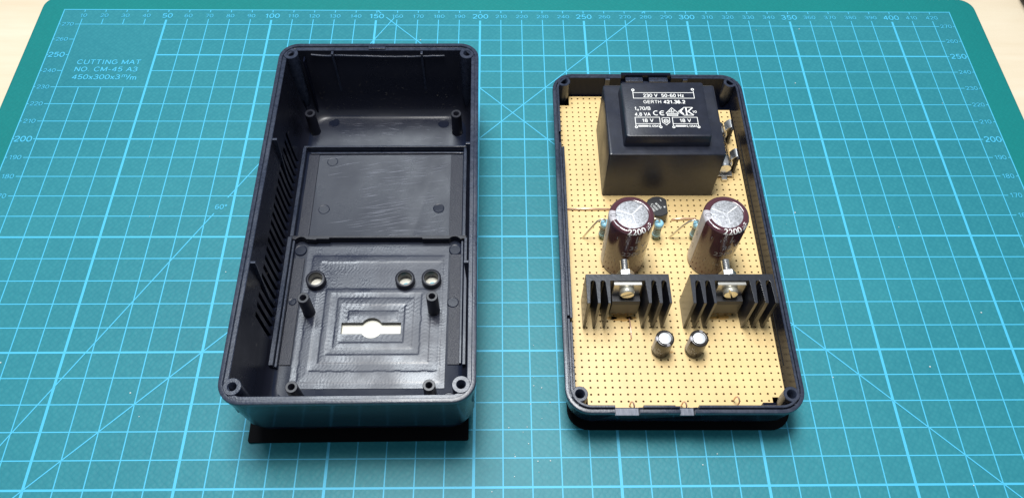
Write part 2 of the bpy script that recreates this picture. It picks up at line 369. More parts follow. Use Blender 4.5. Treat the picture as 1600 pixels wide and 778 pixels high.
cm = thing('cutting_mat', 'large teal cutting mat with light blue centimetre grid, lying flat on the pale wooden desk', 'cutting mat', (215, 140, -3))
x0, x1, y0, y1 = -11.2, 443.6, -11.5, 289.6
b = MB(); o8 = [rrect(x0+i, x1-i, y0+i, y1-i, 7.5-i, z) for i, z in ((0.25, -3), (0, -2.7), (0, -0.35), (0.3, -0.05), (0.9, 0.0))]
b.loops(o8, True, False)
base_n = len(b.v)
outer = o8[-1]; inner = [(min(max(x, 0), 430), min(max(y, 0), 280), 0.0) for x, y, z in outer]
# margin ring between rounded edge and the printed field
n = len(outer)
b.add(outer+inner, [(i, (i+1) % n, n+(i+1) % n, n+i) for i in range(n)])
mb_body = b.build('mat_body', 'mat_margin', cm, recalc=False, smooth=50)
fld = MB(); fld.add([(0, 0, 0), (430, 0, 0), (430, 280, 0), (0, 280, 0)], [(0, 1, 2, 3)])
fld.build('printed_field', 'mat_field', cm)

TH, TK = 0.42, 0.98          # thin and thick line widths
gr = MB()
def vline(x, ya, yb, wd, z=0.05): gr.add([(x-wd/2, ya, z), (x+wd/2, ya, z), (x+wd/2, yb, z), (x-wd/2, yb, z)], [(0, 1, 2, 3)])
def hline(y, xa, xb, wd, z=0.075): gr.add([(xa, y-wd/2, z), (xb, y-wd/2, z), (xb, y+wd/2, z), (xa, y+wd/2, z)], [(0, 1, 2, 3)])
for i in range(1, 43):
    x = i*10; wd = TK if i % 5 == 0 else TH
    yt = 273.7 if i % 5 else 273.2
    if 10 < x < 50: vline(x, 6.3, 230, wd); vline(x, 270, yt, wd)
    else: vline(x, 6.3, yt, wd)
    vline(x, 278.4, 280, TH)
for j in range(1, 28):
    y = j*10; wd = TK*0.8 if j % 5 == 0 else TH
    xa = 10 if j <= 23 or j == 27 else 50
    hline(y, xa, 420, wd)
    hline(y, 7.6 if j % 5 else 8.8, 10, TH); hline(y, 420, 422.2 if j % 5 else 421.2, TH)
    hline(y, 0, 0.9, TH); hline(y, 428.9, 430, TH)
vline(0, 0, 280, 0.5, 0.05); vline(430, 0, 280, 0.5, 0.05); hline(280, -0.25, 430.25, 0.5); hline(0, -0.25, 430.25, 0.5)
gr.build('printed_grid', 'print', cm)
dg_ = MB()
def dline(a, b_, z, wd=0.45):
    strip(dg_, [a, b_], wd, z)
t60 = math.tan(R_(60))
dline((0.0, 0.0), (93.0, 93*t60), 0.10); dline((97.4, 97.4*t60+0.6), (158.6, 274.7), 0.10)
dline((0, 0), (275.0, 275.0), 0.12); dline((278.6, 278.6), (280, 280), 0.12); dline((430, 0), (155, 275), 0.14); dline((152, 278), (150.3, 280), 0.14)
dg_.build('angle_line', 'print', cm)
nm = MB()
for i in range(1, 43):
    big_ = i % 5 == 0
    text(nm, str(i*10), i*10+0.1, 275.9, 0.16, 3.1 if big_ else 2.35, bold=0.012 if big_ else 0.0, stretch=1.12)
for j in range(1, 28):
    big_ = j % 5 == 0
    text(nm, str(j*10), 4.3 if not big_ else 4.6, j*10, 0.16, 3.2 if big_ else 2.35, bold=0.012 if big_ else 0, stretch=1.08)
    text(nm, str(j*10), 425.4, j*10, 0.16, 3.2 if big_ else 2.35, bold=0.012 if big_ else 0, stretch=1.08)
nm.build('printed_number', 'print', cm)
tx = MB()
text(tx, 'CUTTING MAT', 29.9, 245.3, 0.16, 3.0, width=29.0, bold=0.008)
text(tx, 'NO. CM-45 A3', 29.7, 240.8, 0.16, 3.0, width=28.6, bold=0.008)
text(tx, '450x300x3', 26.4, 236.0, 0.16, 3.0, width=21.6, bold=0.008)
text(tx, 'm', 39.0, 236.9, 0.16, 3.0*0.8, width=2.6, bold=0.008)
text(tx, '/', 41.0, 236.0, 0.16, 3.1, bold=0.008); text(tx, 'm', 43.2, 235.7, 0.16, 3.0, width=2.9, bold=0.008)
text(tx, '60°', 95.4, 164.5, 0.16, 2.5, bold=0.0)
tx.build('printed_lettering', 'print', cm)

# dark object at the corner of the desk
tl = MB(); pr = []
for i in range(13):
    t = i/12; pr.append((7.2*math.sin(math.pi*min(t*1.6, 0.62)*0.8)+0.2+0.6*math.sin(t*9), t*60))
tl.lathe(pr, (0, 0, 0), 24, 'y')
dt = tl.build('tool_handle', 'dark_tool', None, org=(0, 0, 0), smooth=50)
dt.location = (0.4712, 0.2748, 0.0045); dt.rotation_euler = (0, 0, R_(-14)); 
dt['label'] = 'dark grey rounded tip of an object on the pale desk, in the top right corner'; dt['category'] = 'tool handle'

# ================================================================= left half: tall shell
LC = (161.65, 140.55, 0); LRZ = R_(0.33)
left = thing('enclosure_half', 'tall empty black plastic enclosure half with slotted floor and corner bosses, left on the mat', 'plastic enclosure', LC, LRZ)
def Li(p, oc=LC, rz=LRZ):        # measured place -> shell coordinates (mm, still offset by origin)
    x, y = p[0]-oc[0], p[1]-oc[1]; c, s = math.cos(-rz), math.sin(-rz)
    return (oc[0]+x*c-y*s, oc[1]+x*s+y*c)
lx0, lx1, ly0, ly1 = LC[0]-39.6, LC[0]+39.6, LC[1]-75.95, LC[1]+75.95
ZB = 1.3
def hull(prof, R0, x0, x1, y0, y1, n=8):
    out = []
    for t in prof:
        i, z = t[0], t[1]; f = t[2] if len(t) > 2 else i; r = t[3] if len(t) > 3 else R0-min(i, R0-1.2)
        out.append(rrect(x0+i, x1-i, y0+f, y1-i, r, z, n))
    return out
prof = [(13.5, ZB, 16, 8), (10.0, ZB, 13, 8.5), (7.8, ZB+0.35, 10.4, 8.5), (5.8, ZB+1.1, 8.0, 8.5), (4.0, ZB+2.3, 6.1, 8.5), (2.7, ZB+4.2, 4.6, 8.5), (1.8, ZB+8.2, 3.0, 8.0), (1.2, ZB+14, 1.7, 7.6), (0.35, 38.2), (0.0, 38.4), (0.0, 39.6), (0.12, 39.9), (0.4, 40.0),
        (1.35, 40.0), (1.5, 39.85), (1.5, 39.2), (1.65, 39.1), (2.75, 39.1), (2.95, 38.9), (3.45, 14, 4.0, 7), (3.75, 7.6, 6.2, 8.5), (4.9, 5.2, 8.6, 8.5), (6.2, 3.7, 11.0, 8.5), (7.6, 3.0, 13.2, 8)]
ls = hull(prof, 7.6, lx0, lx1, ly0, ly1)
wb = MB(); wb.loops(ls, True, True, 0)
nseg = len(ls[0])
for fi in range(len(wb.mi)):
    row = fi//nseg
    if 8 <= row <= 17 and fi < nseg*(len(ls)-1): wb.mi[fi] = 1
    if 18 <= row <= 21: wb.mi[fi] = 3
    if row >= 22: wb.mi[fi] = 2
body = wb.build('shell_wall', ['shell', 'rim', 'floor', 'inner'], left)
c = MB()
# cross shaped slot: bar plus round middle
pts = []
sx0, sx1, sy0, sy1, scx, scy, sr = 150.4, 172.4, 105.6, 110.2, 161.6, 108.0, 4.15
h = math.asin((sy1-scy)/sr)
hb = math.asin((scy-sy0)/sr)
pts += [(sx1, sy0), (sx1, sy1)]
for i in range(13):
    a = h+(math.pi-2*h)*i/12; pts.append((scx+sr*math.cos(a), scy+sr*math.sin(a)))
pts += [(sx0, sy1), (sx0, sy0)]
for i in range(13):
    a = math.pi+hb+(math.pi-2*hb)*i/12; pts.append((scx+sr*math.cos(a), scy+sr*math.sin(a)))
c.prism([Li(p) for p in pts], -1, 9)
LED = [(139.2, 127.4), (173.0, 127.5), (183.0, 127.8)]
for p in LED:
    q = Li(p); c.lathe([(2.65, -1), (2.65, 9)], (q[0], q[1], 0), 28)
# ventilation slots sunk into the left wall
for i in range(22):
    yy = 182.0-i*3.78; q = Li((122, yy))
    c.box(lx0+2.45, lx0+6.0, q[1]-0.95, q[1]+0.95, 6.6, 25.5)
cut(body, c)
shade(body, 32)

# dark band under the shell built as a black plate, pale sheet behind openings
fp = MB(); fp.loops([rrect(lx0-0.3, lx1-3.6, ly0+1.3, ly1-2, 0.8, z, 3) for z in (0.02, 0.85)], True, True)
fpo = fp.build('dark_band_plate', 'under', left, bevel=0.1)
sh = MB().box(lx0+7, lx1-8, ly0+28, ly0+75, 0.87, 1.22)
sho = sh.build('pale_backing', 'cream', fpo, org=LC, bevel=None); 
tw = MB()
for p in LED[1:]:
    q = Li(p); tw.lathe([(1.5, 1.0), (1.5, 1.27)], (q[0]+0.2, q[1]-0.9, 0), 20)
tw.build('small_window', 'teal_window', fpo, org=LC)

# corner screw bosses
def boss(parent, name, x, y, z0, z1, ro, ri, m_='rim', web=None):
    b = MB(); b.tubewall(x, y, z0, z1, ro, ri, 32, tp=bool(web))
    if web:
        sx_ = 1 if web[0][0] > 0 else -1; sy_ = 1 if web[1][1] > 0 else -1
        X = sorted((x+sx_*ro*0.8, x+sx_*ro*1.25)); Y = sorted((y-sy_*0.4, y+sy_*0.9)); b.box(X[0], X[1], Y[0], Y[1], max(z0+7, 12), z1-0.6)
        X = sorted((x-sx_*0.4, x+sx_*0.9)); Y = sorted((y+sy_*ro*0.8, y+sy_*ro*1.25)); b.box(X[0], X[1], Y[0], Y[1], max(z0+7, 12), z1-0.6)
    o = b.build(name, [m_], parent, smooth=40)
    hb_ = MB(); hb_.lathe([(ri*0.94, z0+0.6), (ri*0.94, z0+1.0)], (x, y, 0), 20); hb_.build('hole_bottom', 'hole', o, org=org_of(parent))
    return o
for sx, sy in ((-1, -1), (1, -1), (-1, 1), (1, 1)):
    bx = LC[0]+sx*(39.6-(4.4 if sx < 0 else 4.7)); by = LC[1]+sy*(75.95-(5.0 if sy > 0 else 6.0))
    boss(left, 'screw_boss', bx, by, 20 if sy < 0 else 9, 39.5, 2.95, 1.3, web=[(sx*3.0, sy*0.9), (sx*0.9, sy*3.2)])
# short posts on the floor
for p, zt in (((130.0, 201.7), 15), ((191.0, 201.5), 15), ((138.0, 114.4), 15), ((184.4, 115.1), 14.6), ((138.2, 80.4), 14.5), ((184.8, 80.8), 14.5)):
    q = Li(p); boss(left, 'screw_post', q[0], q[1], 3, zt, 2.25, 1.0, 'post')
for p in LED:
    q = Li(p); b = MB()
    b.lathe([(3.75, 2.9), (3.7, 5.9), (3.45, 6.1), (2.75, 6.1), (2.66, 5.9), (2.66, 2.9)], (q[0], q[1], 0), 32, 'z', 0, close=True)
    b.build('lamp_collar', 'post', left, smooth=40)

# cross bars and rails on the floor
def bar(x0, x1, y0, y1, z0, z1, name='rail', m_='rim', bv=0.12):
    a = Li((x0, y0)); b_ = Li((x1, y1)); return MB().box(a[0], b_[0], a[1], b_[1], z0, z1).build(name, m_, left, bevel=bv)
bar(127.2, 195.2, 190.3, 191.4, 2.5, 6.6, 'cross_bar')
bar(127.2, 128.3, 146.2, 190.2, 2.5, 6.6)
bar(194.4, 195.4, 146.2, 190.2, 2.5, 6.6)
bar(129.6, 193.9, 189.0, 190.2, 2.7, 3.9, 'cross_bar')
# second bar: stepped, with two round bites
bp_ = [(127.4, 144.6), (129.0, 144.6)]
def bite(cx, cy, r, a0, a1, n=9): return [(cx+r*math.cos(R_(a0+(a1-a0)*i/n)), cy+r*math.sin(R_(a0+(a1-a0)*i/n))) for i in range(n+1)]
low = [(127.4, 145.2)]+bite(131.6, 143.4, 2.5, 150, 35)+[(137.6, 144.6), (137.6, 145.0), (142.6, 145.0), (142.6, 145.5), (178.8, 145.5), (178.8, 145.0), (187.0, 145.0)]+bite(191.4, 143.6, 2.5, 145, 30)+[(196.0, 145.4)]
up = [(196.0, 146.4), (127.4, 146.4)]
MB().prism([Li(p) for p in low+up], 2.5, 6.4).build('cross_bar', 'post', left, bevel=0.1)
bar(127.0, 128.2, 91.6, 145.6, 2.5, 7.2)
bar(128.7, 129.2, 91.6, 145.0, 2.5, 5.6)
bar(195.6, 196.4, 91.6, 145.0, 2.5, 7.2)
bar(194.3, 194.8, 93.0, 145.0, 2.5, 5.0)
# grained strips beside the sunk middle fields
bar(129.4, 133.4, 147.2, 188.7, 2.6, 3.55, 'grained_strip', 'grain', 0.06)
bar(189.0, 193.8, 147.2, 188.7, 2.6, 3.55, 'grained_strip', 'grain', 0.06)
bar(129.6, 133.4, 93.2, 138.0, 2.6, 3.5, 'grained_strip', 'grain', 0.06)
bar(190.0, 194.0, 93.2, 139.6, 2.6, 3.5, 'grained_strip', 'grain', 0.06)
# milled pocket: one worn surface of nested rectangular passes of the cutter round the slot
from mathutils import noise
steps = [(134.2, 189.2, 84.2, 143.4), (136.6, 187.4, 86.4, 139.0), (140.4, 186.4, 90.8, 136.2), (143.4, 183.0, 94.0, 124.4), (145.6, 179.6, 97.2, 122.4), (148.2, 176.8, 99.6, 120.4), (150.0, 173.6, 102.0, 117.6), (152.6, 171.0, 111.0, 115.0)]
zs = [0.0, 0.035, -0.005, 0.045, 0.0, 0.04, -0.01, 0.03]
def sm(t): t = max(0, min(1, t)); return t*t*(3-2*t)
mx0, mx1, my0, my1 = steps[0]; NXm, NYm = 184, 197
mv = []; mf = []
for jy in range(NYm+1):
    for ix in range(NXm+1):
        x = mx0+(mx1-mx0)*ix/NXm; y = my0+(my1-my0)*jy/NYm
        wob = noise.noise(Vector((x*0.3, y*0.3, 3)))*0.14
        hgt = 0.0; band = 0; dmin = 9
        for k_, (a0, a1, b0, b1) in enumerate(steps[1:]):
            d = min(x-a0, a1-x, y-b0, b1-y)+wob+0.02*math.sin(x*1.3+y*1.1+k_)
            wgt = sm(d/1.3+0.5)
            hgt += (zs[k_+1]-zs[k_])*wgt
            if d > 0: band = k_+1; dmin = d; r_ = (a0, a1, b0, b1)
        if band:
            dx = min(x-r_[0], r_[1]-x); dy = min(y-r_[2], r_[3]-y)
            if dx < dy: u, v_ = y, dx
            else: u, v_ = x, dy
        else:
            dx = min(x-mx0, mx1-x); dy = min(y-my0, my1-y)
            u, v_ = (y, dx) if dx < dy else (x, dy)
        am = 0.5+0.9*noise.noise(Vector((x*0.16, y*0.16, band*7.0)))
        rip = math.sin((u+math.sin(v_*1.1+band)*0.9)*2*math.pi/(1.15+0.12*band))*0.014*max(0, am)
        n2 = noise.noise(Vector((x*1.6, y*1.1, 9)))*0.012+noise.noise(Vector((x*4.5, y*3.0, 1)))*0.006
        hgt += (0.026 if band % 2 else -0.018)*min(v_, 3.0)*sm(v_/1.2)
        q = Li((x, y)); mv.append((q[0], q[1], 3.24+hgt+rip+n2))
W1 = NXm+1
for jy in range(NYm):
    for ix in range(NXm): a = jy*W1+ix; mf.append((a, a+1, a+1+W1, a+W1))
nb = len(mv); per = [i for i in range(W1)]+[jy*W1+NXm for jy in range(1, NYm+1)]+[NYm*W1+i for i in range(NXm-1, -1, -1)]+[jy*W1 for jy in range(NYm-1, 0, -1)]
for p in per: mv.append((mv[p][0], mv[p][1], 2.85))
for i_ in range(len(per)): i2 = (i_+1) % len(per); mf.append((per[i2], per[i_], nb+i_, nb+i2))
mf.append(tuple(nb+i_ for i_ in range(len(per)-1, -1, -1)))
ml = MB().add(mv, mf).build('milled_floor', 'milled', left)
c = MB()
for p in LED:
    q = Li(p); c.lathe([(2.66, -1), (2.66, 9)], (q[0], q[1], 0), 28)
c.prism([Li(p) for p in pts], -1, 9)
cut(ml, c); shade(ml, 60)
# whitened scuffs dragged over the floor
M['scuff'] = mat('scuffed_plastic', (0.27, 0.285, 0.35), 0.4)
sf = MB()
def scuff(x, y, ln, ang, z, wd, curve):
    n_ = 7; P = []
    for i in range(n_+1):
        t = i/n_-0.5; a = R_(ang); u = t*ln; v_ = curve*(t*t-0.25)*ln
        P.append((x+u*math.cos(a)-v_*math.sin(a), y+u*math.sin(a)+v_*math.cos(a)))
    for i in range(n_):
        (xa, ya), (xb, yb) = P[i], P[i+1]; w0 = wd*(1-abs(2*i/n_-1))*0.5+0.004; w1 = wd*(1-abs(2*(i+1)/n_-1))*0.5+0.004
        qa, qb, qc, qd = Li((xa, ya-w0)), Li((xb, yb-w1)), Li((xb, yb+w1)), Li((xa, ya+w0))
        sf.add([(*qa, z), (*qb, z), (*qc, z), (*qd, z)], [(0, 1, 2, 3)])
for k in range(120):
    x = min(186, max(137, random.gauss(168, 13))); y = random.choice([random.gauss(182, 4), random.gauss(178, 6), random.gauss(163, 5), random.gauss(152, 3)])
    ln_ = random.uniform(3, 11)
    if x+ln_/2 > 188.4: x = 188.4-ln_/2
    if x-ln_/2 < 134: x = 134+ln_/2
    scuff(x, min(187.5, max(148, y)), ln_, random.gauss(9, 5), 3.03+0.002*(k % 9), random.uniform(0.04, 0.13), random.uniform(0.0, 0.12))
for k in range(5): scuff(random.uniform(160, 172), 163-2.2*k+random.random(), random.uniform(18, 27), 13, 3.055+0.003*k, 0.13, 0.1)
for k in range(45):
    ln_ = random.uniform(1.5, 7); scuff(random.uniform(142, 184), random.uniform(195, 206.5), ln_, random.gauss(0, 8), 3.03+0.002*(k % 9), random.uniform(0.03, 0.09), 0.05)
for k in range(70):
    x = random.uniform(146, 184); y = random.choice([random.uniform(86, 100), random.uniform(127, 142)])
    scuff(x, y, random.uniform(1, 4.5), random.choice([random.gauss(40, 12), random.gauss(0, 10)]), 3.34+0.003*(k % 9), random.uniform(0.03, 0.09), 0.15)
sfo = sf.build('scuff_mark', 'scuff', left, recalc=False); sfo['kind'] = 'stuff'
# ejector pin marks
for p, r, z in (((137.6, 206.6), 2.3, 3.2), ((184.9, 206.2), 2.4, 3.2), ((139.1, 185.4), 2.3, 3.12), ((138.2, 161.2), 2.3, 3.12), ((184.4, 161.6), 2.3, 3.15), ((131.4, 141.6), 2.35, 3.6),
                ((191.6, 141.7), 2.35, 3.6), ((131.2, 118.8), 1.5, 3.8), ((191.4, 118.4), 2.2, 3.75), ((130.0, 80.0), 2.4, 3.15), ((191.0, 80.4), 2.4, 3.3)):
    q = Li(p); MB().lathe([(r, 2.6), (r, z-0.14), (r-0.12, z-0.06), (r-0.35, z-0.13), (0.02, z-0.12)], (q[0], q[1], 0), 24).build('ejector_mark', 'floor', left)
# wall tabs with tapering ribs
def rib(x, y, dx, dy, z1, z0, t=0.9):
    mb = MB()
    nx, ny = -dy, dx
    A = (x, y); 
    def P(u, s, z): return (x+dx*u+nx*s, y+dy*u+ny*s, z)
    vs = [P(-0.4, -t/2, z0), P(-0.4, t/2, z0), P(0.2, -t/2, z0), P(0.2, t/2, z0), P(-0.4, -t/2, z1), P(-0.4, t/2, z1), P(1.5, -t/2, z1), P(1.5, t/2, z1)]
    mb.add(vs, [(0, 1, 3, 2), (4, 6, 7, 5), (0, 2, 6, 4), (1, 5, 7, 3), (0, 4, 5, 1), (2, 3, 7, 6)])
    return mb.build('wall_rib', 'rim', left, bevel=0.1)
for p in ((124.6, 168.3), (124.9, 115.2)):
    q = Li(p); rib(lx0+3.1, q[1], 1, 0, 38.6, 10)
for p in ((198.2, 166.5), (198.0, 115.3)):
    q = Li(p); rib(lx1-3.1, q[1], -1, 0, 38.6, 10)
for xx in (142.2, 177.9):
    q = Li((xx, 214.0)); rib(q[0], ly1-3.1, 0, -1, 38.6, 14)
q = Li((160.1, 216)); MB().box(q[0]-3.4, q[0]+3.4, ly1-2.7, ly1-1.55, 38.6, 39.75).build('rim_tab', 'rim', left, bevel=0.15)
# raised moulding line along the back wall
mlp = []
for i in range(25):
    t = i/24; q = Li((133.5+t*53.5, 213.0)); mlp.append((q[0], ly1-3.35, 36.2+0.35*math.sin(t*7)+random.uniform(-.12, .12)+(0.9*(1-t*14) if t < 0.07 else 0)))
MB().tube(mlp, 0.42, 8).build('moulding_line', 'rim', left, smooth=60)
# ribs low on the left wall behind the posts
for i, xx in enumerate((126.4, 130.6)):
    q = Li((xx, 211)); MB().box(q[0]-0.3, q[0]+0.3, ly1-6.0-(1-i)*1.6, ly1-3.2, 4, 36).build('wall_rib', 'shell', left, bevel=0.1)
# worn burr on the right rim
for p in ((200.1, 184.5), (200.2, 178.8), (200.4, 112.0), (200.3, 104.6)):
    q = Li(p); b = MB()
    for k in range(7):
        ax = q[0]+random.uniform(-.45, .45); ay = q[1]+random.uniform(-1.6, 1.6); r = random.uniform(0.18, 0.4)
        b.lathe([(r, 0), (r*0.8, r*0.5), (r*0.2, r*0.75)], (ax, ay, 39.05), 8)
    b.build('rim_burr', 'milled', left, smooth=30)

# lint clinging to the back wall and floor
lint = MB()
for k in range(150):
    zone = random.random()
    if zone < 0.8: x = random.uniform(lx0+8, lx1-6); z = 6+abs(random.gauss(0, 10)); z = min(z, 34); y = ly1-3.6-max(0, (9-z))*0.35; d = Vector((random.gauss(0, 1), 0, random.gauss(0, 1))).normalized()
    else: x = lx0+4.0; y = random.uniform(ly0+20, ly1-20); z = random.uniform(10, 34); d = Vector((0, random.gauss(0, 1), random.gauss(0, 1))).normalized()
    l_ = random.uniform(0.2, 0.9); cpt = Vector((x, y, z)); bend = Vector((0, 0, random.uniform(-.3, .3)))
    lint.tube([cpt-d*l_*.5, cpt+bend*l_, cpt+d*l_*.5], 0.022, 4)
M['lint'] = mat('lint_grey', (0.16, 0.155, 0.15), 0.8)
lo = lint.build('lint', 'lint', left); lo['kind'] = 'stuff'

# ================================================================= right half: shallow shell
RC = (271.15, 143.8, 0); RRZ = R_(-0.36)
right = thing('enclosure_half', 'shallow black plastic enclosure half with notched front rim, holding the tan circuit board', 'plastic enclosure', RC, RRZ)
def Ri(p): return Li(p, RC, RRZ)
rx0, rx1, ry0, ry1 = RC[0]-40.1, RC[0]+40.1, RC[1]-75.5, RC[1]+75.5
prof = [(13, 0.9, 13, 8.6), (9.5, 0.9, 10.5, 8.8), (7.2, 1.25, 8.0, 8.8), (5.2, 2.0, 5.8, 8.8), (3.6, 3.2, 4.1, 8.8), (2.3, 5.2, 2.6, 8.6), (1.1, 9, 1.3, 8.6), (0.15, 18.2), (0, 18.4), (0, 19.6), (0.12, 19.9), (0.4, 20.0),
        (1.25, 20.0), (1.35, 19.9), (1.4, 18.9), (1.75, 18.9), (1.8, 20.25), (1.95, 20.4), (2.55, 20.4), (2.7, 20.2), (3.05, 9.6), (4.4, 6.2), (6.6, 4.2), (9.5, 3.2), (12, 3.0)]
ls = hull(prof, 8.6, rx0, rx1, ry0, ry1)
wb = MB(); wb.loops(ls, True, True, 0); nseg = len(ls[0])
for fi in range(len(wb.mi)):
    row = fi//nseg
    if 7 <= row <= 18 and fi < nseg*(len(ls)-1): wb.mi[fi] = 1
    if row >= 22: wb.mi[fi] = 2
rb = wb.build('shell_wall', ['shell', 'rim', 'floor'], right)
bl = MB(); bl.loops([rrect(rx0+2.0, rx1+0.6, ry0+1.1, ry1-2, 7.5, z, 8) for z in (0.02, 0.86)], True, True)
bl.build('dark_band_sheet', 'under', right, bevel=0.1)  # added black sheet that forms the dark band below the front rim
c = MB()
for xa, xb in ((246.9, 255.0), (268.4, 273.3)):
    qa = Ri((xa, 70)); qb = Ri((xb, 70)); c.box(qa[0], qb[0], ry0-1, ry0+4.5, 17.6, 22)
qa = Ri((255.0, 70)); c.box(qa[0]-0.1, qa[0]+1.3, ry0+1.35, ry0+4.5, 17.9, 22)
qa = Ri((267.6, 70)); c.box(qa[0]-0.8, qa[0]+0.9, ry0+2.3, ry0+4.5, 18.0, 22)
qa = Ri((273.3, 70)); c.box(qa[0]-0.1, qa[0]+1.4, ry0+1.35, ry0+4.5, 17.9, 22)
qa = Ri((260.8, 218)); qb = Ri((282.2, 218)); c.box(qa[0], qb[0], ry1-4.5, ry1-1.3, 17.0, 22)
# notch in the left inner lip
q = Ri((232, 187.6)); c.box(rx0+1.7, rx0+4, q[1]-6.0, q[1]-0.2, 19.0, 22)
q = Ri((232, 104)); c.box(rx0+1.7, rx0+4, q[1]-1.2, q[1]+0.2, 19.0, 22)
cut(rb, c); shade(rb, 32)
M['cut_face'] = mat('cut_plastic', (0.10, 0.11, 0.15), 0.42, col2=(0.20, 0.21, 0.27), vscale=900, stretch=(1, 0.25, 1), bump=0.6, bscale=1200)
for xa, xb in ((246.9, 255.0), (268.4, 273.3)):
    qa = Ri((xa, 70)); qb = Ri((xb, 70)); MB().box(qa[0]+0.1, qb[0]-0.1, ry0+0.12, ry0+2.55, 17.3, 17.66).build('notch_floor', 'cut_face', right, bevel=0.05)
for sx, sy in ((-1, -1), (1, -1), (-1, 1), (1, 1)):
    bx = RC[0]+sx*(40.1-(4.9 if sx < 0 else 4.7)); by = RC[1]+sy*(75.5-(4.6 if sy > 0 else 6.6)); 
    boss(right, 'screw_boss', bx, by, 6, 20.3, 2.8, 1.45, web=[(sx*3.0, sy*0.9), (sx*0.9, sy*3.2)])
# cable clamp moulding in the back wall
qa = Ri((260.8, 218)); qb = Ri((282.2, 218)); xa, xb = qa[0], qb[0]
cl = MB().box(xa+0.1, xb-0.1, ry1-1.28, ry1+0.25, 16, 20.6).build('cable_clamp', 'shell', right, bevel=0.2)
cp = MB(); xm = xa+(xb-xa)*0.50
cp.box(xa+2, xm-1.3, ry1-3.9, ry1-1.4, 12, 19.6).box(xm+1.3, xb-1.4, ry1-3.9, ry1-1.4, 12, 19.6).box(xm-1.4, xm+1.4, ry1-3.6, ry1-1.4, 12, 17.2)
cp.build('clamp_jaw', 'rim', cl, org=RC, bevel=0.25)
cb = MB()
for k in range(26):
    px_ = random.choice([random.uniform(xa+2.5, xm-2), random.uniform(xm+2, xb-2)]); r = random.uniform(.15, .4)
    cb.lathe([(r, 0), (r*.6, .15), (.02, .2)], (px_, ry1-random.uniform(1.9, 3.5), 19.58), 7)
cb.build('clamp_pips', 'post', cl, org=RC, smooth=30)
for xx in (255.1, 288.1):
    q = Ri((xx, 218)); MB().box(q[0]-1.0, q[0]+1.0, ry1-3.6, ry1-2.6, 6, 20.1).build('wall_rib', 'rim', right, bevel=0.15)
# guide ledge inside the left and right wall
q1 = Ri((234, 181)); q2 = Ri((234, 104)); MB().box(rx0+2.9, rx0+3.9, q2[1], q1[1], 11.8, 18.8).build('guide_ledge', 'rim', right, bevel=0.15)
q2 = Ri((234, 103)); MB().box(rx0+2.9, rx0+3.8, ry0+9, q2[1], 11.8, 17.6).build('guide_ledge', 'rim', right, bevel=0.15)
q1 = Ri((309, 192)); q2 = Ri((308, 88)); MB().box(rx1-3.15, rx1-2.95, q2[1], q1[1], 13.2, 13.5).build('wall_groove', 'hole', right)
MB().box(rx1-14, rx1-9.6, ry0+2.7, ry0+4.6, 12, 17.8).build('wall_rib', 'shell', right, bevel=0.15)

# ================================================================= circuit board
PZ = 10.0
BO = (271, 143, PZ-1.6)
pcb = thing('circuit_board', 'tan perforated circuit board with transformer, two large capacitors and two heatsinks, inside the shallow shell', 'circuit board', BO)
PIT = 2.555
hx0 = 273.65-15*PIT; hy0 = 81.4-3*PIT
nx, ny = 29, 56
bx0, by0 = hx0-PIT/2, hy0-PIT/2
brd = MB(); N8 = 8; hr = 0.385
def cell_ok(i, j):
    x = hx0+i*PIT; y = hy0+j*PIT
    if (i <= 1) and (j >= ny-2): return False
    if (i >= nx-2) and (j >= ny-3): return False
    if i <= 1 and j <= 1: return False
    if i >= nx-2 and j <= 1: return False
    return True
vid = {}
def gv(key, p):
    if key not in vid: vid[key] = len(brd.v); brd.v.append(p)
    return vid[key]
present = set()
for i in range(nx):
    for j in range(ny):
        if cell_ok(i, j): present.add((i, j))
for (i, j) in present:
    cx, cy = hx0+i*PIT, hy0+j*PIT; h2 = PIT/2
    sq = [gv(('c', 2*i+a, 2*j+b_), (cx+a*h2-0*h2 if False else bx0+(2*i+a)*h2, by0+(2*j+b_)*h2, PZ)) for a, b_ in ((2, 1), (2, 2), (1, 2), (0, 2), (0, 1), (0, 0), (1, 0), (2, 0))]
    r = hr*random.uniform(0.92, 1.08)
    o = len(brd.v)
    for k in range(8):
        a = R_(45*k); brd.v.append((cx+r*math.cos(a), cy+r*math.sin(a), PZ))
    for k in range(8):
        a = R_(45*k); brd.v.append((cx+r*math.cos(a), cy+r*math.sin(a), PZ-0.9))
    for k in range(8):
        j2 = (k+1) % 8
        brd.f.append((sq[k], sq[j2], o+j2, o+k)); brd.mi.append(0)
        brd.f.append((o+k, o+j2, o+8+j2, o+8+k)); brd.mi.append(1)
    brd.f.append(tuple(o+8+k for k in range(8))); brd.mi.append(2)
    for (di, dj, e) in ((1, 0, ((2, 0), (2, 2))), (-1, 0, ((0, 2), (0, 0))), (0, 1, ((2, 2), (0, 2))), (0, -1, ((0, 0), (2, 0)))):
        if (i+di, j+dj) not in present:
            P = [(bx0+(2*i+a)*h2, by0+(2*j+b_)*h2) for a, b_ in e]
            brd.add([(*P[0], PZ), (*P[1], PZ), (*P[1], PZ-1.6), (*P[0], PZ-1.6)], [(0, 3, 2, 1)], 1)
xe0, xe1, ye0, ye1 = bx0, bx0+nx*PIT, by0, by0+ny*PIT
panel = brd.build('perforated_panel', ['pcb', 'pcb_edge', 'pothole'], pcb, recalc=False)

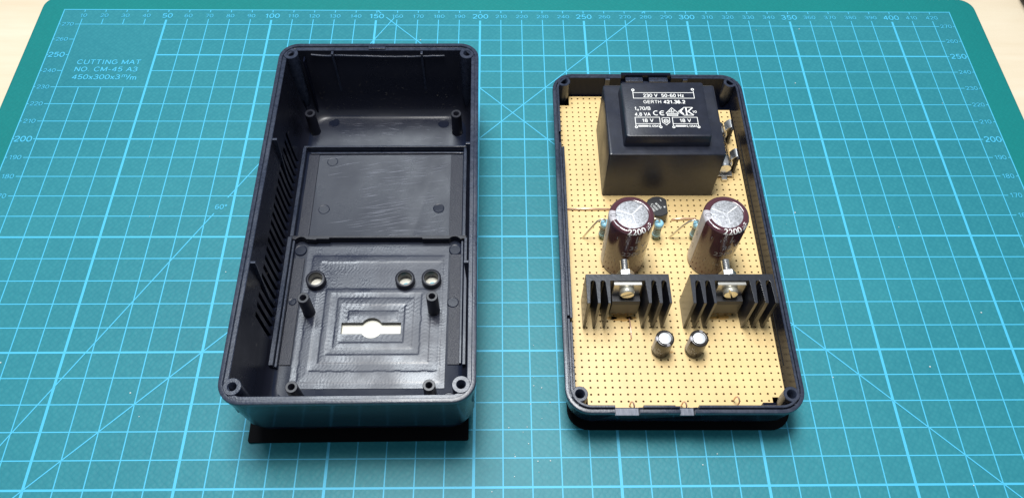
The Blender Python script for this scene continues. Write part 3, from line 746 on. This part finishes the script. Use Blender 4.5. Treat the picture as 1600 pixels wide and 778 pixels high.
# transformer
tf = MB()
tx0, tx1, ty0, ty1 = 250.0, 294.0, 162.9, 197.8
tf.loops([rrect(tx0+i, tx1-i, ty0+i, ty1-i, 0.8, z, 3) for i, z in ((0, PZ+0.05), (0, 35.6), (0.12, 36.0), (0.45, 36.2))], True, True)
tfo = tf.build('transformer', 'tfm', pcb, smooth=25); tfo['label'] = 'black block transformer with white printed lettering on its raised top'
lid = MB(); lid.loops([rrect(255.6+i, 288.2-i, 166.6+i, 194.2-i, 0.9, z, 3) for i, z in ((0, 36.1), (0.35, 41.5), (0.5, 41.85), (0.85, 42.0))], True, True)
lid.build('raised_lid', 'tfm', tfo, org=BO, smooth=25)
pk = MB(); Z = 42.03
wd = 0.24
strip(pk, [(260.2, 189.0), (260.2, 185.5), (283.5, 185.5), (283.5, 189.0)], wd, Z); strip(pk, [(260.3, 188.3), (283.4, 188.3)], wd, Z+0.03)
for p in ((260.3, 189.7), (283.3, 190.0)): ring2d(pk, *p, Z, 0.62, 0.28)
text(pk, '230 V  50-60 Hz', 271.8, 186.9, Z, 1.65, width=15.6, bold=0.012)
text(pk, 'GERTH', 267.2, 183.7, Z, 1.65, width=6.8, bold=0.0); text(pk, '421.36.2', 275.6, 183.7, Z, 1.65, width=8.2, bold=0.03)
text(pk, 't', 260.5, 180.5, Z, 1.75, bold=0.01); text(pk, 'a', 261.3, 179.9, Z, 1.2, bold=0.01); text(pk, '70/B', 264.0, 180.4, Z, 1.65, width=4.3, bold=0.005)
text(pk, '4,8 VA', 262.9, 177.5, Z, 1.7, width=5.9, bold=0.005)
ring2d(pk, 268.1, 178.1, Z, 1.2, 0.85, 16, a0=60, a1=300); ring2d(pk, 270.5, 178.1, Z, 1.2, 0.85, 16, a0=60, a1=300); strip(pk, [(269.6, 178.1), (270.7, 178.1)], 0.3, Z+0.03)
strip(pk, [(271.7, 177.9), (274.2, 180.7), (276.6, 177.9)], 0.26, Z, closed=True); strip(pk, [(272.2, 176.8), (272.2, 177.4), (276.1, 177.4), (276.1, 176.8)], 0.26, Z, closed=True)
for a, b_ in (((272.9, 178.5), (273.4, 179.1)), ((273.8, 178.4), (274.1, 179.9)), ((274.5, 178.4), (275.0, 179.3)), ((273.5, 178.9), (274.9, 178.8))): strip(pk, [a, b_], 0.28, Z+0.02)
strip(pk, [(281.9, 180.9), (278.9, 180.9), (276.6, 178.9), (278.6, 177.0), (282.0, 177.0)], 0.26, Z)
strip(pk, [(279.6, 180.6), (279.6, 177.3)], 0.5, Z+0.02); strip(pk, [(282.0, 180.7), (280.2, 178.9), (282.0, 177.2)], 0.45, Z+0.02); strip(pk, [(278.3, 180.2), (277.4, 178.9), (278.3, 177.8)], 0.45, Z+0.02)
text(pk, '10', 282.6, 178.7, Z+0.04, 1.1, bold=0.02, width=1.7)
for xa, xb in ((259.9, 269.1), (273.9, 283.3)):
    strip(pk, [(xa, 171.9), (xa, 176.0), (xb, 176.0), (xb, 171.9)], wd, Z); strip(pk, [(xa, 172.85), (xb, 172.85)], wd, Z+0.03)
    for xx in (xa+0.1, xb+0.05): ring2d(pk, xx, 171.3, Z, 0.58, 0.27)
    text(pk, '18 V', (xa+xb)/2, 174.45, Z, 1.65, width=4.3, bold=0.012)
    strip(pk, [(xa+1.3, 171.8), (xa+4.2, 171.8)], 0.75, Z); strip(pk, [(xa+0.8, 171.8), (xa+4.7, 171.8)], 0.14, Z+0.03)
    text(pk, '0,125AT', xa+6.9, 171.75, Z, 1.0, width=4.0, bold=0.015)
strip(pk, [(269.95, 175.8), (272.8, 175.8), (272.75, 173.6), (271.4, 172.3), (270.0, 173.6)], 0.24, Z, closed=True)
ring2d(pk, 271.4, 174.2, Z, 0.95, 0.72); strip(pk, [(270.6, 174.5), (272.2, 174.5)], 0.24, Z+0.02); strip(pk, [(270.6, 173.95), (272.2, 173.95)], 0.24, Z+0.02)
pk.build('printed_lettering', 'white_ink', tfo, org=BO)

# electrolytic capacitors
def capacitor(name, cx, cy, z0, z1, R, sleeve, top, rd, twist=0, big=True, lean=(0, 0)):
    sr_ = 1.3 if big else 0.55
    pr = [(R*0.90, z0), (R*0.96, z0+0.2), (R, z0+0.8)]
    if big: pr += [(R, z0+1.5)]
    else: pr += [(R, z0+1.0), (R*0.95, z0+1.5), (R*0.95, z0+1.8), (R, z0+2.2)]
    for i in range(7):
        a = R_(90*i/6); pr.append((R-sr_+sr_*math.cos(a), z1-sr_+sr_*math.sin(a)))
    pr += [(rd+0.15, z1), (rd, z1-0.12), (rd, z1-0.35)]
    def ln(v): 
        t = (v[2]-z0)/(z1-z0); return (v[0]+lean[0]*t, v[1]+lean[1]*t, v[2])
    mb = MB(); mb.lathe(pr, (cx, cy, 0), 56); mb.v = [ln(v) for v in mb.v]
    o = mb.build(name, sleeve, pcb, smooth=40)
    # metal top disc
    d = MB(); d.lathe([(rd+0.02, z1-0.34), (rd+0.02, z1-0.2), (rd*0.96, z1-0.12), (0.02, z1-0.12)], (cx, cy, 0), 48); d.v = [ln(v) for v in d.v]
    d.build('metal_top', top, o, org=BO, smooth=40)
    # score marks
    s_ = MB()
    for a, wd_, k in ((160, 0.55 if big else 0.22, 1), (45, 0.6 if big else 0.22, 1), (285, 0.32 if big else 0.15, .8)):
        a = R_(a+twist); e = rd*0.92*k
        s_.add([ln((cx+t*math.cos(a)-sg*w2*math.sin(a), cy+t*math.sin(a)+sg*w2*math.cos(a), z1-0.12+0.05)) for t, sg, w2 in ((0, -1, wd_*0.25), (e, -1, wd_*.5), (e, 1, wd_*.5), (0, 1, wd_*0.25))], [(0, 1, 2, 3)])
    s_.build('score_line', 'score', o, org=BO, recalc=False)
    # sleeve surface: angle a (deg), s = arc length up from z=z1-sr downward negative
    def surf(a, s, off=0.035):
        a = R_(a); q = sr_*math.pi/2
        if s <= 0: r = R+off; z = z1-sr_+s
        elif s < q: t = s/sr_; r = R-sr_+(sr_+off)*math.cos(t); z = z1-sr_+(sr_+off)*math.sin(t)
        else: r = R-sr_-(s-q); z = z1+off
        return ln((cx+r*math.cos(a), cy+r*math.sin(a), z))
    # white minus stripe: from the bottom, over the shoulder to the disc
    st = MB(); aw = 17 if big else 16; ac = 183+twist*0
    q = sr_*math.pi/2; smax = q+(R-sr_-rd)-0.1; smin = -(z1-sr_-z0-2.2)
    ss = [smin, smin*0.5, 0]+[q*i/5 for i in range(1, 6)]+[smax]
    na = 8; vs = [surf(ac-aw+2*aw*i/na, s) for s in ss for i in range(na+1)]
    st.add(vs, [(r*(na+1)+i, r*(na+1)+i+1, (r+1)*(na+1)+i+1, (r+1)*(na+1)+i) for r in range(len(ss)-1) for i in range(na)])
    st.build('minus_stripe', 'stripe' if big else 'stripe', o, org=BO, recalc=False, smooth=60)
    k_ = MB(); f_ = lambda u, v_: surf(ac+u/R*57.3, v_, 0.07)
    ys = [q*0.75] if not big else [q+0.35]
    for y_ in ys+[-10.0, -18.0] if big else ys:
        pts_ = [(0.62*math.cos(R_(t)), y_+1.05*math.sin(R_(t))) for t in range(0, 360, 24)]
        strip(k_, pts_, 0.17, 0, fn=f_, closed=True)
    k_.build('minus_mark', 'band_black', o, org=BO, recalc=False)
    return o, surf, R, ln
def wrap(surf, R, ac): return lambda u, v_: surf(ac+u/R*57.3, v_, 0.06)
for (cx, cy, ln_, tw_) in ((255.5, 133.3, (-0.25, 0.2), 0), (288.5, 133.4, (0.05, 0.2), -6)):
    o, surf, R, lnf = capacitor('electrolytic_capacitor', cx, cy, PZ, 40.0, 8.08, 'sleeve', 'alu', 5.8, twist=tw_, lean=ln_)
    ink = MB()
    text(ink, '2200', 0, 1.35, 0, 2.1, width=7.0, bold=0.008, fn=wrap(surf, R, 279))
    text(ink, 'µF', 0, 1.5, 0, 1.5, width=2.5, bold=0.01, fn=wrap(surf, R, 319))
    ink.build('printed_value', 'white_ink', o, org=BO, recalc=False)
    ik = MB(); S = -1
    strip(ik, [(0, -1.0), (0, -5.0)], 0.35, 0, fn=wrap(surf, R, 281))
    text(ik, 'K', 0, -4.3, 0, 1.6, fn=wrap(surf, R, 289)); text(ik, '35 V', 0, -8.2, 0, 2.3, width=6.2, fn=wrap(surf, R, 290)); text(ik, '2200 µF', 0, -12.4, 0, 2.3, width=11.5, fn=wrap(surf, R, 292))
    text(ik, 'K', 0, -19.5, 0, 1.6, fn=wrap(surf, R, 272))
    for a_, v0 in ((244, -4.0), (248, -18.5)):
        strip(ik, [(-1.7, v0+0.5), (1.7, v0+0.5), (1.7, v0-0.6), (-1.7, v0-0.6)], 0.2, 0, fn=wrap(surf, R, a_), closed=True)
    ik.build('printed_mark', 'grey_ink', o, org=BO, recalc=False)
for (cx, cy, tw_) in ((266.1, 95.3, 0), (278.0, 95.3, 40)):
    o, surf, R, lnf = capacitor('electrolytic_capacitor', cx, cy, PZ, 20.3, 3.25, 'sleeve_black', 'alu_bright', 2.15, twist=tw_, big=False)
    ink = MB(); text(ink, '100' if tw_ == 0 else '50', 0, 0.75, 0, 0.9, bold=0.03, fn=wrap(surf, R, 285 if tw_ == 0 else 70)); text(ink, 'K', 0, -3.0, 0, 1.5, fn=wrap(surf, R, 240)); text(ink, '25V', 0, -5.2, 0, 1.4, fn=wrap(surf, R, 238))
    ink.build('printed_value', 'stripe', o, org=BO, recalc=False)

# heatsinks with regulators

def heatsink(x0, y0, w_, mirror=False):
    """x0 left, y0 back (far) face, fins towards the viewer."""
    D = 11.4; T = 2.7
    P = [(0, 0), (w_, 0)]          # back face, v = distance towards viewer
    out = [(w_, 0)]
    sl = [(26.2, 27.95, 25.9, 28.25), (22.7, 24.4, 22.1, 24.95), (8.5, 20.6, 8.05, 21.1), (5.05, 6.75, 4.55, 7.2), (1.6, 3.3, 1.0, 3.6)]
    out.append((w_, D))
    for (a, b_, ta, tb) in sl:
        out.append((tb, D))
        if b_-a < 5:
            n_ = 6; r = (b_-a)/2; cxx = (a+b_)/2
            if abs(a-22.7) < 0.1:     # grooved clip channel
                for q_ in range(8): t = 1-q_/8; out += [(b_+(tb-b_)*t+0.0, T+1+(D-T-1)*t), (b_+(tb-b_)*t-0.35, T+1+(D-T-1)*(t-0.06))]
            for i in range(n_+1):
                an = R_(180*i/n_); out.append((cxx+r*math.cos(an), T+r-r*math.sin(an)-0.2))
        else:
            out += [(b_, T-0.1), (a, T-0.1)]
        out.append((ta, D))
    out += [(0, D), (0, 0)]
    pl = [(x0+u, y0-v_) for u, v_ in out]
    mb = MB(); mb.prism(pl, PZ+0.3, 29.3)
    hs = mb.build('heatsink', 'anod', pcb, bevel=0.1)
    xc = x0+14.7; yp = y0-T-0.05
    tb = MB()
    tb.prism([(xc-4.9, yp-0.0), (xc+4.9, yp), (xc+4.9, yp-1.2), (xc-4.9, yp-1.2)], 21.5, 28.6)
    tb.build('metal_tab', 'tab', hs, org=BO, bevel=0.15)
    ep = MB()
    def yz(pts_, xa, xb):
        ep.loops([[(xa, y_, z_) for y_, z_ in pts_], [(xb, y_, z_) for y_, z_ in pts_]], True, True)
    yz([(yp+0.05-0.1, 12.6), (yp-3.2, 12.6), (yp-4.3, 13.2), (yp-4.4, 19.9), (yp-3.9, 21.7), (yp-1.25, 21.7), (yp-1.25, 21.4), (yp-0.05, 21.4)], xc-5.0, xc+5.0)
    reg = ep.build('voltage_regulator', 'epoxy', hs, org=BO, bevel=0.12)
    pn = MB()
    for k in (-1, 0, 1): pn.tube([(xc+k*2.54, yp-2.6, 12.8), (xc+k*2.54, yp-2.6, PZ-0.5)], 0.42, 6)
    for k in (-3.3, -1.2, 1.4, 3.5): pn.lathe([(0.5, 0), (0.4, 0.25), (0.05, 0.4)], (xc+k, yp-2.8, PZ), 8)
    pn.build('terminal_pin', 'flux', hs, org=BO)
    # screw: cheese head with slot, shank through to the nut
    sz = 25.0; hy = yp-1.2
    sc_ = MB(); sc_.lathe([(2.55, hy), (2.65, hy-0.3), (2.65, hy-1.6), (2.3, hy-2.0), (0.02, hy-2.05)], (xc, 0, sz), 28, 'y')
    s_o = sc_.build('screw', 'steel_face', hs, org=BO, smooth=35)
    c_ = MB(); a = R_(32 if not mirror else 112); u = (math.cos(a), math.sin(a)); v2 = (-u[1], u[0])
    q4 = [(xc+u[0]*s1*3+v2[0]*s2*0.33, sz+u[1]*s1*3+v2[1]*s2*0.33) for s1, s2 in ((-1, -1), (1, -1), (1, 1), (-1, 1))]
    c_.loops([[(x_, hy-1.25, z_) for x_, z_ in q4], [(x_, hy-3, z_) for x_, z_ in q4]], True, True)
    cut(s_o, c_); shade(s_o, 35)
    th = MB(); pr = []; yy = y0; k = 0
    while yy < y0+8.0:
        pr.append((1.5 if k % 2 == 0 else 1.22, yy)); yy += 0.33; k += 1
    pr.append((1.0, yy))
    th.lathe(pr, (xc, 0, sz), 18, 'y'); th.build('screw_shank', 'steel', s_o, org=BO, smooth=20)
    nu = MB(); hexa = lambda y_, r: [(xc+r*math.cos(R_(60*i+8)), y_, sz+r*math.sin(R_(60*i+8))) for i in range(6)]
    nu.loops([hexa(y0+0.75, 2.9), hexa(y0+0.95, 3.15), hexa(y0+2.9, 3.15), hexa(y0+3.15, 2.8)], True, True)
    nu.build('nut', 'steel', hs, org=BO, bevel=0.12)
    wa = MB(); wa.lathe([(3.7, y0+0.02), (3.7, y0+0.7)], (xc, 0, sz), 30, 'y'); wa.build('washer', 'steel', hs, org=BO, bevel=0.08)
    return hs
heatsink(238.9, 115.6, 29.1)
heatsink(275.3, 115.5, 29.3, True)
# flux stains on the board at the regulator feet
fx = MB()
for (x_, y_, r) in ((253.3, 108.4, 3.2), (249.8, 108.3, 1.6), (257, 108.3, 1.5), (268.9, 94.6, 1.4), (290.5, 108.5, 2.2), (287, 108.3, 1.6)):
    vs = []; nn_ = 18
    for i in range(nn_):
        a = 2*math.pi*i/nn_; rr = r*(0.8+0.3*random.random()); vs.append((x_+rr*math.cos(a)*1.3, y_+rr*math.sin(a)*0.45, PZ+0.02))
    fx.add(vs, [tuple(range(nn_))])
fx.build('flux_stain', 'flux', pcb)

# resistors standing on end
def resistor(x, y, lead):
    mb = MB()
    mb.lathe([(0.6, 10.9), (1.4, 11.2), (1.7, 11.8), (1.7, 12.8), (1.47, 13.4), (1.44, 17.6), (1.72, 18.2), (1.75, 19.6), (1.45, 20.2), (0.6, 20.45)], (x, y, 0), 24)
    o = mb.build('resistor', 'resistor', pcb, smooth=50)
    for z_, mm_ in ((12.3, 'band_brown'), (14.0, 'band_black'), (15.1, 'band_black'), (16.2, 'band_black'), (17.2, 'band_brown')):
        r = 1.49 if 13.4 < z_ < 17.7 else 1.73
        MB().lathe([(r, z_-0.28), (r, z_+0.28)], (x, y, 0), 24, cap0=False, cap1=False).build('colour_band', mm_, o, org=BO, smooth=60, recalc=False)
    MB().tube([(x, y, 20.2)]+lead, 0.37, 8).build('wire_lead', 'tinned', o, org=BO, smooth=60)
    return o
resistor(269.3, 143.2, [(269.2, 143.2, 21.3), (268.6, 143.4, 22.0), (267.5, 143.6, 22.2), (265.5, 143.9, 21.8), (264.2, 144, 20), (263.6, 144, 14), (263.4, 144, 9.5)])
resistor(283.9, 143.0, [(283.8, 143.0, 21.3), (283.3, 143, 22.0), (282.2, 142.95, 22.2), (280.2, 142.9, 21.2), (278.6, 142.9, 18.5), (275.6, 142.8, 12), (274.4, 142.8, 9.5)])
resistor(248.8, 143.4, [(248.8, 143.4, 21.3), (248.4, 143.4, 22.0), (247.4, 143.3, 22.2), (245.8, 143.2, 21.2), (244.4, 143.1, 18.0), (241.9, 142.9, 12), (240.9, 142.8, 9.5)])

# bridge rectifier: round body with one flat
br = MB(); ctr = (270.6, 153.6); outl = []
for i in range(37):
    a = -38+i*(76+284-76)/36+76 if False else R_(42+i*(276/36)); outl.append((ctr[0]+4.7*math.cos(a), ctr[1]+4.7*math.sin(a)))
br.loops([[(x_, y_, 11.0) for x_, y_ in outl], [(x_, y_, 15.8) for x_, y_ in outl], [(ctr[0]+(x_-ctr[0])*.95, ctr[1]+(y_-ctr[1])*.95, 16.1) for x_, y_ in outl]], True, True)
bro = br.build('bridge_rectifier', 'epoxy', pcb, smooth=30)
bt = MB(); Zb = 16.13
for t, u, v_, h_ in (('B380', -0.3, -2.5, 0.95), ('C1500', -0.4, -1.15, 0.95), ('W10G', 0.1, 0.35, 0.95), ('+', 2.0, 2.0, 1.5), ('~', -1.2, 3.0, 1.5)):
    d_ = (0.616, -0.788); n_ = (0.788, 0.616)
    text(bt, t, ctr[0]-0.3+d_[0]*u+n_[0]*v_, ctr[1]+d_[1]*u+n_[1]*v_, Zb, h_, rot=-52)
bt.build('printed_lettering', 'white_ink', bro, org=BO)
lg = MB()
for dx, dy in ((2.5, 0), (-2.5, 0), (0, 2.5), (0, -2.5)): lg.tube([(ctr[0]+dx, ctr[1]+dy, 11.2), (ctr[0]+dx, ctr[1]+dy, 9.2)], 0.35, 8)
lg.build('terminal_pin', 'tinned', bro, org=BO)

# wire links
def link(path, m_='copper', r=0.3): return MB().tube(path, r, 8).build('wire_link', m_, pcb, smooth=60)
link([(235.9, 156.0, 9.5), (235.9, 156, 10.3), (236.4, 156, 10.75), (245, 155.95, 10.9), (252.5, 155.9, 10.75), (253, 155.9, 9.6)])
link([(276.6, 151.0, 9.5), (276.6, 151.0, 10.3), (277.1, 151.05, 10.8), (281, 151.2, 11.0), (286.0, 151.3, 10.8), (286.4, 151.3, 9.6)])
link([(256.1, 107.9, 9.5), (256.0, 107.8, 10.4), (256.1, 107.2, 11.0), (256.2, 104, 11.1), (256.1, 100.5, 11.0), (256.2, 99.8, 10.4), (256.1, 99.7, 9.5)], r=0.22)
for x_, y_ in ((254.2, 73.0), (271.9, 72.9), (290.1, 74.6)):
    link([(x_, y_-0.2, 9.5), (x_+0.1, y_-0.3, 13.4), (x_, y_, 14.6), (x_-0.3, y_+0.7, 15.2), (x_-0.6, y_+1.4, 14.6), (x_-0.8, y_+1.7, 13.4), (x_-0.8, y_+1.8, 9.5)], r=0.28)

# fuse holder beside the transformer
fh = MB().box(296.6, 304.4, 171.6, 196.0, PZ+0.02, PZ+0.55).build('fuse_holder', 'pcb_edge', pcb, bevel=0.1)
fz = 15.6; fxx = 299.6
fz_ = MB(); fz_.lathe([(2.3, 172.5), (2.3, 194.0)], (fxx, 0, fz), 24, 'y'); gl = fz_.build('glass_fuse', 'glass', fh, org=BO, smooth=40)
ec = MB()
for a, b_ in ((172.0, 177.6), (189.0, 194.6)): ec.lathe([(2.3, a), (2.5, a+0.2), (2.5, b_-0.2), (2.35, b_)], (fxx, 0, fz), 24, 'y')
ec.build('end_cap', 'steel', gl, org=BO, smooth=40)
for yc in (176.4, 191.6):
    cl = MB()
    hwd = 2.1
    for sg in (-1, 1):
        prof_ = [(0.6*sg, 10.6), (2.5*sg, 10.8), (2.7*sg, 12.5), (3.1*sg, 15.2), (2.6*sg, 17.4), (2.0*sg, 18.3), (2.9*sg, 19.8), (3.9*sg, 20.6)]
        th_ = 0.3
        lo1 = []; 
        for (a, z_) in prof_:
            lo1.append([(fxx+a, yc-hwd, z_), (fxx+a, yc+hwd, z_), (fxx+a+th_*sg, yc+hwd, z_+0.05), (fxx+a+th_*sg, yc-hwd, z_+0.05)])
        cl.loops(lo1, True, True)
    cl.build('fuse_clip', 'steel', fh, org=BO, smooth=50)
    bk = MB(); xb = 305.0
    bk.loops([[(x_, yc-2.6, 10.1), (x_, yc+2.2, 10.1), (x_, yc+2.8, 19.6), (x_, yc-2.4, 19.6)] for x_ in (xb-1.3, xb-0.3)], True, True)
    bk.build('clip_cheek', 'epoxy', fh, org=BO, bevel=0.15)
ft = MB(); ft.box(297.2, 303.4, 171.6, 174.0, 11.2, 11.6); ft.box(299.0, 301.2, 169.8, 171.8, 10.3, 11.5); ft.build('solder_foot', 'steel', fh, org=BO, bevel=0.12)

# specks of dust and scuffs on the mat
sp = MB()
for k in range(46):
    x_ = random.uniform(20, 420); y_ = random.uniform(20, 270)
    r = random.uniform(0.12, 0.36)
    sp.lathe([(r, 0.16), (r*0.7, 0.16+r*0.5), (0.02, 0.16+r*0.6)], (x_, y_, 0), 6)
for k in range(26):
    x_ = random.gauss(219, 6); y_ = random.gauss(62, 26); r = random.uniform(0.1, 0.3)
    sp.lathe([(r, 0.16), (r*0.7, 0.16+r*0.5), (0.02, 0.16+r*0.6)], (x_, y_, 0), 6)
M['dust'] = mat('dust_pale', (0.6, 0.72, 0.72), 0.7)
so = sp.build('dust_specks', 'dust', None); so['kind'] = 'stuff'; so['label'] = 'pale specks of dust scattered over the teal cutting mat'
